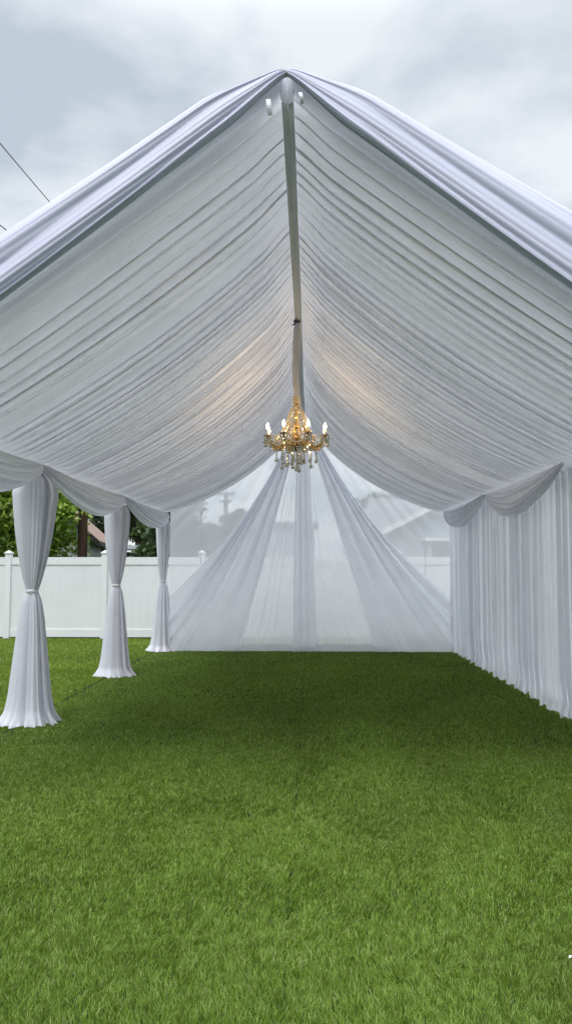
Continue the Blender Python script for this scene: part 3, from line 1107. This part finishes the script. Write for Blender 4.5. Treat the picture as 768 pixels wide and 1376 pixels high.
# cage of bead strings round the stem: crown to shoulder, shoulder to bowl
for k in range(12):
    an = R(30 * k + 8)
    b = MB()
    for t in np.linspace(0, 1, 15):
        r_ = 0.040 + 0.075 * math.sin(PI * 0.62 * t)
        b.beads([[r_ * math.cos(an), r_ * math.sin(an), 0.455 - 0.26 * t]], 0.0088)
    b.build('bead_string', M['amber'] if k % 2 else M['crystal'], ch)
    b = MB()
    for t in np.linspace(0, 1, 15):
        r_ = 0.085 + 0.085 * math.sin(PI * (0.15 + 0.85 * t))
        b.beads([[r_ * math.cos(an + .2), r_ * math.sin(an + .2), 0.205 - 0.225 * t]], 0.0108)
    b.build('bead_string', M['amber'] if k % 3 else M['crystal'], ch)
for k in range(16):
    an = R(22.5 * k + 4)
    b = MB()
    for t in np.linspace(0, 1, 12):
        r_ = 0.12 + 0.10 * math.sin(PI * t) + 0.012 * (k % 3)
        b.beads([[r_ * math.cos(an + 0.25 * t), r_ * math.sin(an + 0.25 * t), 0.155 - 0.19 * t]], 0.0098)
    b.build('bead_string', M['crystal'] if k % 3 == 0 else M['amber'], ch)
# hanging strands under the bowl
rb = np.random.default_rng(8)
for k in range(15):
    an = R(24 * k + 10)
    r0 = 0.06 + 0.05 * (k % 3)
    ln = 5 + int(rb.integers(0, 4))
    b = MB()
    for q in range(ln):
        b.beads([[r0 * math.cos(an), r0 * math.sin(an), -0.045 - 0.023 * q]], 0.0095)
    b.beads([[r0 * math.cos(an), r0 * math.sin(an), -0.055 - 0.023 * ln]], 0.018, 1.1)
    b.build('pendant', M['crystal'], ch)
b = MB()
for q in range(7):
    b.beads([[0, 0, -0.10 - 0.024 * q]], 0.010)
b.beads([[0, 0, -0.285]], 0.021, 1.05)
b.build('pendant', M['crystal'], ch)
# crystals under the crown
b = MB()
for k in range(14):
    an = k / 14 * 2 * PI
    for q in range(4):
        b.beads([[0.036 * math.cos(an), 0.036 * math.sin(an), 0.56 - 0.022 * q]], 0.0095)
b.build('crown_crystal', M['amber'], ch)
for k in range(8):
    an = R(22.5 + 45 * k)
    l = bpy.data.lights.new("candle_light", 'POINT')
    l.energy = 1.7
    l.color = (1.0, 0.66, 0.34)
    l.shadow_soft_size = 0.02
    lo = link(bpy.data.objects.new("candle_light", l), ch)
    lo.location = (RA * math.cos(an), RA * math.sin(an), 0.262)

# ------------------------------------------------------------------ fence
FY = 16.55
fx0, fx1 = -11.3, 8.8
fence = empty('vinyl_fence', (0, FY, 0))
tag(fence, 'long white vinyl privacy fence with capped posts behind the tent', 'fence')
px0 = (8 - 417) * FY / FOC
posts = [px0 - 2.19 * 2 + 2.19 * k for k in range(10)]
posts = [p for p in posts]
for i, p in enumerate(posts):
    b = MB()
    b.box((p, 0, 0.95), (0.13, 0.13, 1.90))
    po = b.build('post', M['vinyl'], fence)
    b = MB()
    b.box((p, 0, 1.915), (0.165, 0.165, 0.028))
    b.poly([[p - .065, -.065, 1.930], [p + .065, -.065, 1.930], [p + .065, .065, 1.930], [p - .065, .065, 1.930], [p, 0, 1.975]], [[0, 1, 4], [1, 2, 4], [2, 3, 4], [3, 0, 4]])
    b.build('post_cap', M['vinyl'], po)
    if i + 1 < len(posts):
        q = posts[i + 1]
        c_, ln = (p + q) / 2, (q - p) - 0.13
        b = MB()
        b.box((c_, 0.0, 1.735), (ln, 0.055, 0.17))
        b.build('top_rail', M['vinyl'], fence)
        b = MB()
        b.box((c_, 0.0, 0.125), (ln, 0.055, 0.17))
        b.build('bottom_rail', M['vinyl'], fence)
        b = MB()
        b.box((c_, 0.0, 0.93), (ln, 0.022, 1.44))
        b.build('panel', M['vinyl_board'], fence)


# ------------------------------------------------------------------ trees
def make_tree(name, base, height, rad, crown_lo, label, leaf, cols, nleaf, seed, clump=0.75, trunk_r=0.16, group=None, nclump=None, gloss=None):
    r = np.random.default_rng(seed)
    root = empty(name, (base[0], base[1], 0))
    tag(root, label, 'tree', group)
    zc, rz = (height + crown_lo) / 2, (height - crown_lo) / 2
    nc = nclump or 46
    C = []
    while len(C) < nc:
        p = r.uniform(-1, 1, 3)
        l = np.linalg.norm(p)
        if 0.35 < l < 1:
            C.append(p * [rad, rad, rz] * 0.86 + [0, 0, zc])
    C = np.array(C)
    tb = MB()
    bend = r.normal(0, 0.12, 2)
    top = np.array([bend[0], bend[1], crown_lo + (height - crown_lo) * 0.7])
    tr_ = [np.array([0, 0, -0.05]), np.array([bend[0] * .3, bend[1] * .3, crown_lo * 0.6 + 0.2]), np.array([bend[0] * .7, bend[1] * .7, zc * 0.8]), top]
    tb.tube(tr_, [trunk_r * 1.25, trunk_r, trunk_r * 0.7, trunk_r * 0.25], 10)
    for c in C[:: 2]:
        s0 = np.array([bend[0] * .6, bend[1] * .6, max(crown_lo * 0.7, min(c[2] - 0.4, top[2]))])
        mid_ = (s0 + c) / 2 + r.normal(0, 0.12, 3)
        tb.tube([s0, mid_, c], [trunk_r * 0.33, trunk_r * 0.2, trunk_r * 0.07], 5)
    tb.build('trunk', M['bark'], root, True)
    ci = r.integers(0, nc, nleaf)
    cr_ = clump * r.uniform(0.6, 1.25, nc)
    dirs = r.normal(0, 1, (nleaf, 3))
    dirs /= np.linalg.norm(dirs, axis=1)[:, None]
    rr_ = r.random(nleaf) ** 0.45
    L = C[ci] + dirs * (rr_ * cr_[ci])[:, None] * [1, 1, 0.72]
    L = L[L[:, 2] > 0.12]
    n = len(L)
    nor = r.normal(0, 0.75, (n, 3)) + [0, -0.15, 0.75]
    nor /= np.linalg.norm(nor, axis=1)[:, None]
    t1 = np.cross(nor, r.normal(0, 1, (n, 3)))
    t1 /= np.linalg.norm(t1, axis=1)[:, None]
    t2 = np.cross(nor, t1)
    sz = leaf * r.uniform(0.6, 1.25, n)[:, None]
    V = np.stack([L - t1 * sz, L + t2 * sz * 0.55 + nor * sz * .12, L + t1 * sz, L - t2 * sz * 0.55 + nor * sz * .12], 1).reshape(-1, 3)
    o_ = np.arange(n) * 4
    k = r.random(n)[:, None]
    cv = r.uniform(0.75, 1.25, nc)[ci[:n]][:, None]
    cc_ = (np.array(cols[0]) * (1 - k) + np.array(cols[1]) * k) * cv
    me = raw_mesh('crown', V, np.stack([o_, o_ + 1, o_ + 2, o_ + 3], 1), None, False, np.repeat(cc_, 4, 0))
    obj('crown', me, M['leaf'], root)


make_tree('maple_tree', (at_depth(28, 745, 22.5)[0], 22.5), 7.2, 1.85, 0.5, 'bright green leafy tree beyond the fence, behind the nearest tied column', 0.115,
          ((0.12, 0.22, 0.022), (0.36, 0.48, 0.075)), 17000, 21, clump=0.8, nclump=80, trunk_r=0.2)
make_tree('shade_tree', (at_depth(193, 740, 45)[0], 45.0), 12.0, 3.4, 2.6, 'dark evergreen with thick trunk beyond the fence, between middle and farthest columns', 0.11,
          ((0.012, 0.024, 0.010), (0.030, 0.052, 0.016)), 13000, 22, clump=1.25, nclump=46, trunk_r=0.55)
make_tree('shade_tree', (at_depth(214, 740, 30)[0], 30.0), 5.6, 1.1, 1.5, 'slim mid green tree beside the farthest column, lit against the dark evergreen', 0.10,
          ((0.030, 0.060, 0.014), (0.080, 0.130, 0.030)), 4500, 23, clump=0.5, nclump=24, trunk_r=0.1)
make_tree('shade_tree', (at_depth(146, 740, 50)[0], 50.0), 8.5, 2.6, 1.6, 'very dark tree rising behind the brown roofed house', 0.12,
          ((0.010, 0.020, 0.009), (0.028, 0.045, 0.016)), 9000, 24, clump=1.0, nclump=40, trunk_r=0.25)
make_tree('shade_tree', (at_depth(244, 740, 23)[0], 23.0), 3.9, 1.3, 0.6, 'bushy tree blurred behind the voile, below the utility pole', 0.10,
          ((0.030, 0.055, 0.018), (0.070, 0.110, 0.035)), 6500, 25, clump=0.55, nclump=30, trunk_r=0.1)
make_tree('shade_tree', (at_depth(322, 740, 38)[0], 38.0), 4.9, 1.3, 0.8, 'small rounded tree behind the voile, just right of the utility pole', 0.11,
          ((0.030, 0.055, 0.018), (0.060, 0.100, 0.035)), 5000, 26, clump=0.6, nclump=26, trunk_r=0.12)
make_tree('shade_tree', (at_depth(492, 740, 36)[0], 36.0), 5.3, 1.0, 0.9, 'shorter tree behind the voile next to the swept drape, left of the taller one', 0.11,
          ((0.030, 0.055, 0.018), (0.070, 0.110, 0.035)), 4500, 27, clump=0.5, nclump=26, trunk_r=0.12)
make_tree('shade_tree', (at_depth(520, 740, 38)[0], 38.0), 6.3, 1.3, 0.9, 'taller tree behind the voile rising above the grey house roof', 0.12,
          ((0.030, 0.055, 0.018), (0.070, 0.110, 0.035)), 6500, 28, clump=0.6, nclump=30, trunk_r=0.14)

# clipped hedge seen through the voile
r = np.random.default_rng(40)
n = 9000
hx0, hx1, hy = at_depth(222, 740, 27)[0], at_depth(345, 740, 27)[0], 27.0
L = np.stack([r.uniform(hx0, hx1, n), hy + r.uniform(-0.5, 0.5, n), r.random(n) ** 0.6 * 3.05], 1)
L[:, 2] += 0.18 * vn(L[:, 0] * 1.5, L[:, 1], 3)
L = L[L[:, 2] > 0.12]
n = len(L)
t1 = r.normal(0, 1, (n, 3)); t1 /= np.linalg.norm(t1, axis=1)[:, None]
t2 = np.cross(t1, r.normal(0, 1, (n, 3))); t2 /= np.linalg.norm(t2, axis=1)[:, None]
sz = 0.12
V = np.stack([L - t1 * sz, L + t2 * sz * .6, L + t1 * sz, L - t2 * sz * .6], 1).reshape(-1, 3)
o_ = np.arange(n) * 4
k = r.random(n)[:, None]
hm = raw_mesh('hedge', V - [hx0, hy, 0], np.stack([o_, o_ + 1, o_ + 2, o_ + 3], 1), None, False, np.repeat(np.array([0.03, 0.05, 0.02]) * (1 - k) + np.array([0.055, 0.085, 0.035]) * k, 4, 0))
hedge = empty('hedge', (hx0, hy, 0))
tag(hedge, 'tall dark hedge behind the fence, seen through the voile', 'hedge')
obj('foliage', hm, M['leaf'], hedge)
b = MB()
for k in range(9):
    xx = (hx1 - hx0) * (k + 0.5) / 9
    b.tube([[xx, 0, -0.02], [xx + 0.05, 0.05, 1.2], [xx - 0.05, 0, 2.5]], [0.05, 0.04, 0.015], 6)
b.build('stem', M['bark'], hedge, True)

# ------------------------------------------------------------------ pole and wires
bp_ = at_depth(111, 740, 22.5)
up = empty('utility_pole', (bp_[0], 22.5, 0))
tag(up, 'reddish brown wooden pole beyond the fence, beside the brown roofed house', 'pole')
b = MB()
b.tube([[0, 0, -0.05], [0, 0, 5.5], [0, 0, 12.3]], [0.15, 0.135, 0.10], 14)
b.build('pole_shaft', M['pole'], up, True)
b = MB()
b.box((0, -0.15, at_depth(111, 322, 22.4)[2] - 0.07), (1.6, 0.09, 0.11))
b.build('crossarm', M['grey_wood'], up)

for (a0, a1, py, lab) in ((at_depth(0, 185, 13.0), at_depth(73, 277, 17.0), 0, 'upper thin black wire slanting down across the sky to the tent roof'),
                          (at_depth(0, 295, 13.0), at_depth(12, 305, 13.8), 1, 'lower thin black wire, a short stretch at the picture edge')):
    b = MB()
    if py == 0:
        end = at_depth(111, 322, 22.4)
    else:
        end = at_depth(110, 388, 22.4)
    far_ = a0 + (a0 - end) * 1.2
    pts = [far_ + (end - far_) * t - np.array([0, 0, 0.10 * math.sin(PI * t)]) for t in np.linspace(0, 1, 16)]
    b.tube(pts, 0.011, 6)
    tag(b.build('overhead_wire', M['wire'], None, True), lab, 'wire', 'overhead wires')

fp = at_depth(303, 740, 60)
fpo = empty('utility_pole', (fp[0], 60, 0))
tag(fpo, 'distant utility pole with two crossarms, faint through the voile', 'pole')
top = at_depth(303, 660, 60)[2]
b = MB()
b.tube([[0, 0, -0.05], [0, 0, top * .5], [0, 0, top]], [0.22, 0.19, 0.16], 10)
b.build('pole_shaft', M['grey_wood'], fpo, True)
for zz2, wd2 in ((top - 0.25, 1.5), (top - 0.85, 1.1)):
    b = MB()
    b.box((0, -0.2, zz2), (wd2, 0.14, 0.16))
    b.build('crossarm', M['grey_wood'], fpo)


# ------------------------------------------------------------------ houses beyond the fence
def gable_house(name, origin, rz, W, D, ze, zr, wall, roof, label, over=0.35, trim='trim', windows=()):
    """ridge runs along local y; the wall at x = +W/2 is the eave side"""
    h = empty(name, origin, rz)
    tag(h, label, 'house')
    b = MB()
    x, y = W / 2, D / 2
    b.poly([[-x, -y, 0], [x, -y, 0], [x, y, 0], [-x, y, 0], [-x, -y, ze], [x, -y, ze], [x, y, ze], [-x, y, ze], [0, -y, zr - 0.06], [0, y, zr - 0.06]],
           [[0, 1, 5, 4], [1, 2, 6, 5], [2, 3, 7, 6], [3, 0, 4, 7], [4, 5, 8], [6, 7, 9]])
    b.build('wall', M[wall], h)
    b = MB()
    sl_ = (zr - ze) / x
    for s_ in (-1, 1):
        xo, zo = s_ * (x + over), ze - sl_ * over
        A = [[0, -y - over, zr], [xo, -y - over, zo], [xo, y + over, zo], [0, y + over, zr]]
        Bt = [[p[0], p[1], p[2] + 0.09] for p in A]
        b.poly(A + Bt, [[0, 1, 2, 3], [7, 6, 5, 4], [1, 5, 6, 2], [0, 4, 5, 1], [3, 2, 6, 7]])
    b.build('roof', M[roof], h)
    b = MB()
    for s_ in (-1, 1):
        xo, zo = s_ * (x + over), ze - sl_ * over
        b.poly([[0, -y - over - .03, zr - .13], [xo, -y - over - .03, zo - .13], [xo, -y - over - .03, zo + .07], [0, -y - over - .03, zr + .07],
                [0, -y - over - .005, zr - .13], [xo, -y - over - .005, zo - .13], [xo, -y - over - .005, zo + .07], [0, -y - over - .005, zr + .07]],
               [[0, 1, 2, 3], [7, 6, 5, 4], [0, 4, 5, 1], [3, 2, 6, 7], [1, 5, 6, 2]])
        b.box((xo + s_ * 0.02, 0, zo - 0.02), (0.03, D + 2 * over, 0.14))
    b.build('fascia', M[trim], h)
    for (face, a_, z_, w_, hh) in windows:
        for part, mat, dd, ex in (('window', 'trim', 0.04, 0.08), ('pane', 'pane', 0.05, 0.0)):
            b = MB()
            if face == 'side':
                b.box((x + dd / 2, a_, z_), (dd, w_ + ex * 2, hh + ex * 2))
            else:
                b.box((a_, -y - dd / 2, z_), (w_ + ex * 2, dd, hh + ex * 2))
            if part == 'window':
                fr_ = b.build('window', M[mat], h)
            else:
                b.build('pane', M[mat], fr_)
    return h


# brown roofed house at the left: its long side recedes to the right
A, B = np.array([-7.75, 25.8]), np.array([-9.9, 37.0])
dirv = (B - A) / np.linalg.norm(B - A)
rz = math.atan2(dirv[1], dirv[0]) - PI / 2
Wd, Dp = 4.4, float(np.linalg.norm(B - A))
ctr = (A + B) / 2 + np.array([math.cos(rz + PI), math.sin(rz + PI)]) * Wd / 2
gable_house('brown_roof_house', (ctr[0], ctr[1], 0), rz, Wd, Dp, 2.75, 4.7, 'siding', 'shingle', 'white sided house with brown shingle roof beyond the fence', trim='dark_trim',
            windows=(('side', -1.1, 1.9, 0.8, 1.0), ('side', 2.2, 1.9, 1.2, 0.9)))

# grey house at the right, gable towards the tent, seen through the voile
gh = gable_house('grey_house', (4.9, 28.0, 0), 0, 6.2, 7.0, 2.5, 4.05, 'siding_grey', 'shingle_grey', 'grey house with white gable trim, faint through the voile at the right',
                 windows=(('front', -0.3, 1.95, 1.3, 0.8),))
b = MB()
b.poly([[-3.2, 0.0, 2.6], [4, 0.0, 2.6], [4, 3.6, 4.55], [-2.4, 3.6, 4.55], [-3.2, 7.2, 2.6], [4, 7.2, 2.6]], [[0, 1, 2, 3], [3, 2, 5, 4], [0, 3, 4]])
o = b.build('main_roof', M['shingle_grey'], gh)
b = MB()
b.box((-0.3, -3.62, 2.50), (1.9, 0.28, 0.10))
b.build('awning', M['trim'], gh)

# plain flat topped building in the middle
fb = empty('garage', ((at_depth(372, 740, 31)[0]), 31, 0))
tag(fb, 'grey flat roofed garage behind the fence, seen through the middle voile', 'building')
b = MB()
b.box((0, 1.5, 1.68), (3.2, 3.0, 3.36))
b.build('wall', M['siding_grey'], fb)
b = MB()
b.box((0, 1.5, 3.43), (3.5, 3.3, 0.14))
b.build('roof', M['shingle_grey'], fb)

sp = at_depth(196, 740, 27)
sh = empty('garden_shed', (sp[0], 27, 0))
tag(sh, 'low dark shed with grey roof edge under the dark evergreen', 'shed')
b = MB()
b.box((0, 0.9, 1.08), (1.9, 1.7, 2.16))
b.build('wall', M['shed'], sh)
b = MB()
zf, zb = 2.22, 2.40
b.poly([[-1.1, -0.15, zf], [1.1, -0.15, zf], [1.1, 1.9, zb], [-1.1, 1.9, zb], [-1.1, -0.15, zf + .06], [1.1, -0.15, zf + .06], [1.1, 1.9, zb + .06], [-1.1, 1.9, zb + .06]],
       [[0, 3, 2, 1], [4, 5, 6, 7], [0, 1, 5, 4], [1, 2, 6, 5], [2, 3, 7, 6], [3, 0, 4, 7]])
b.build('roof', M['shingle_grey'], sh)

# ------------------------------------------------------------------ scraps on the turf
def on_ground(px, py, z=0.0):
    a_, b_ = at_depth(px, py, 1.0), at_depth(px, py, 2.0)
    dz = b_[2] - a_[2]
    t = (z - CAM_H) / dz
    return at_depth(px, py, t)


p = on_ground(765, 1287, 0.030)
b = MB()
q = np.array([[-.006, -.004, 0], [.004, -.005, .003], [.007, .002, .006], [-.002, .006, .004]])
b.poly(np.concatenate([q, q + [0, 0, 0.002]]), [[3, 2, 1, 0], [4, 5, 6, 7], [0, 1, 5, 4], [1, 2, 6, 5], [2, 3, 7, 6], [3, 0, 4, 7]])
o = b.build('paper_scrap', M['paper'])
o.location = p
tag(o, 'tiny white scrap lying on the turf near the lower picture edge', 'litter')
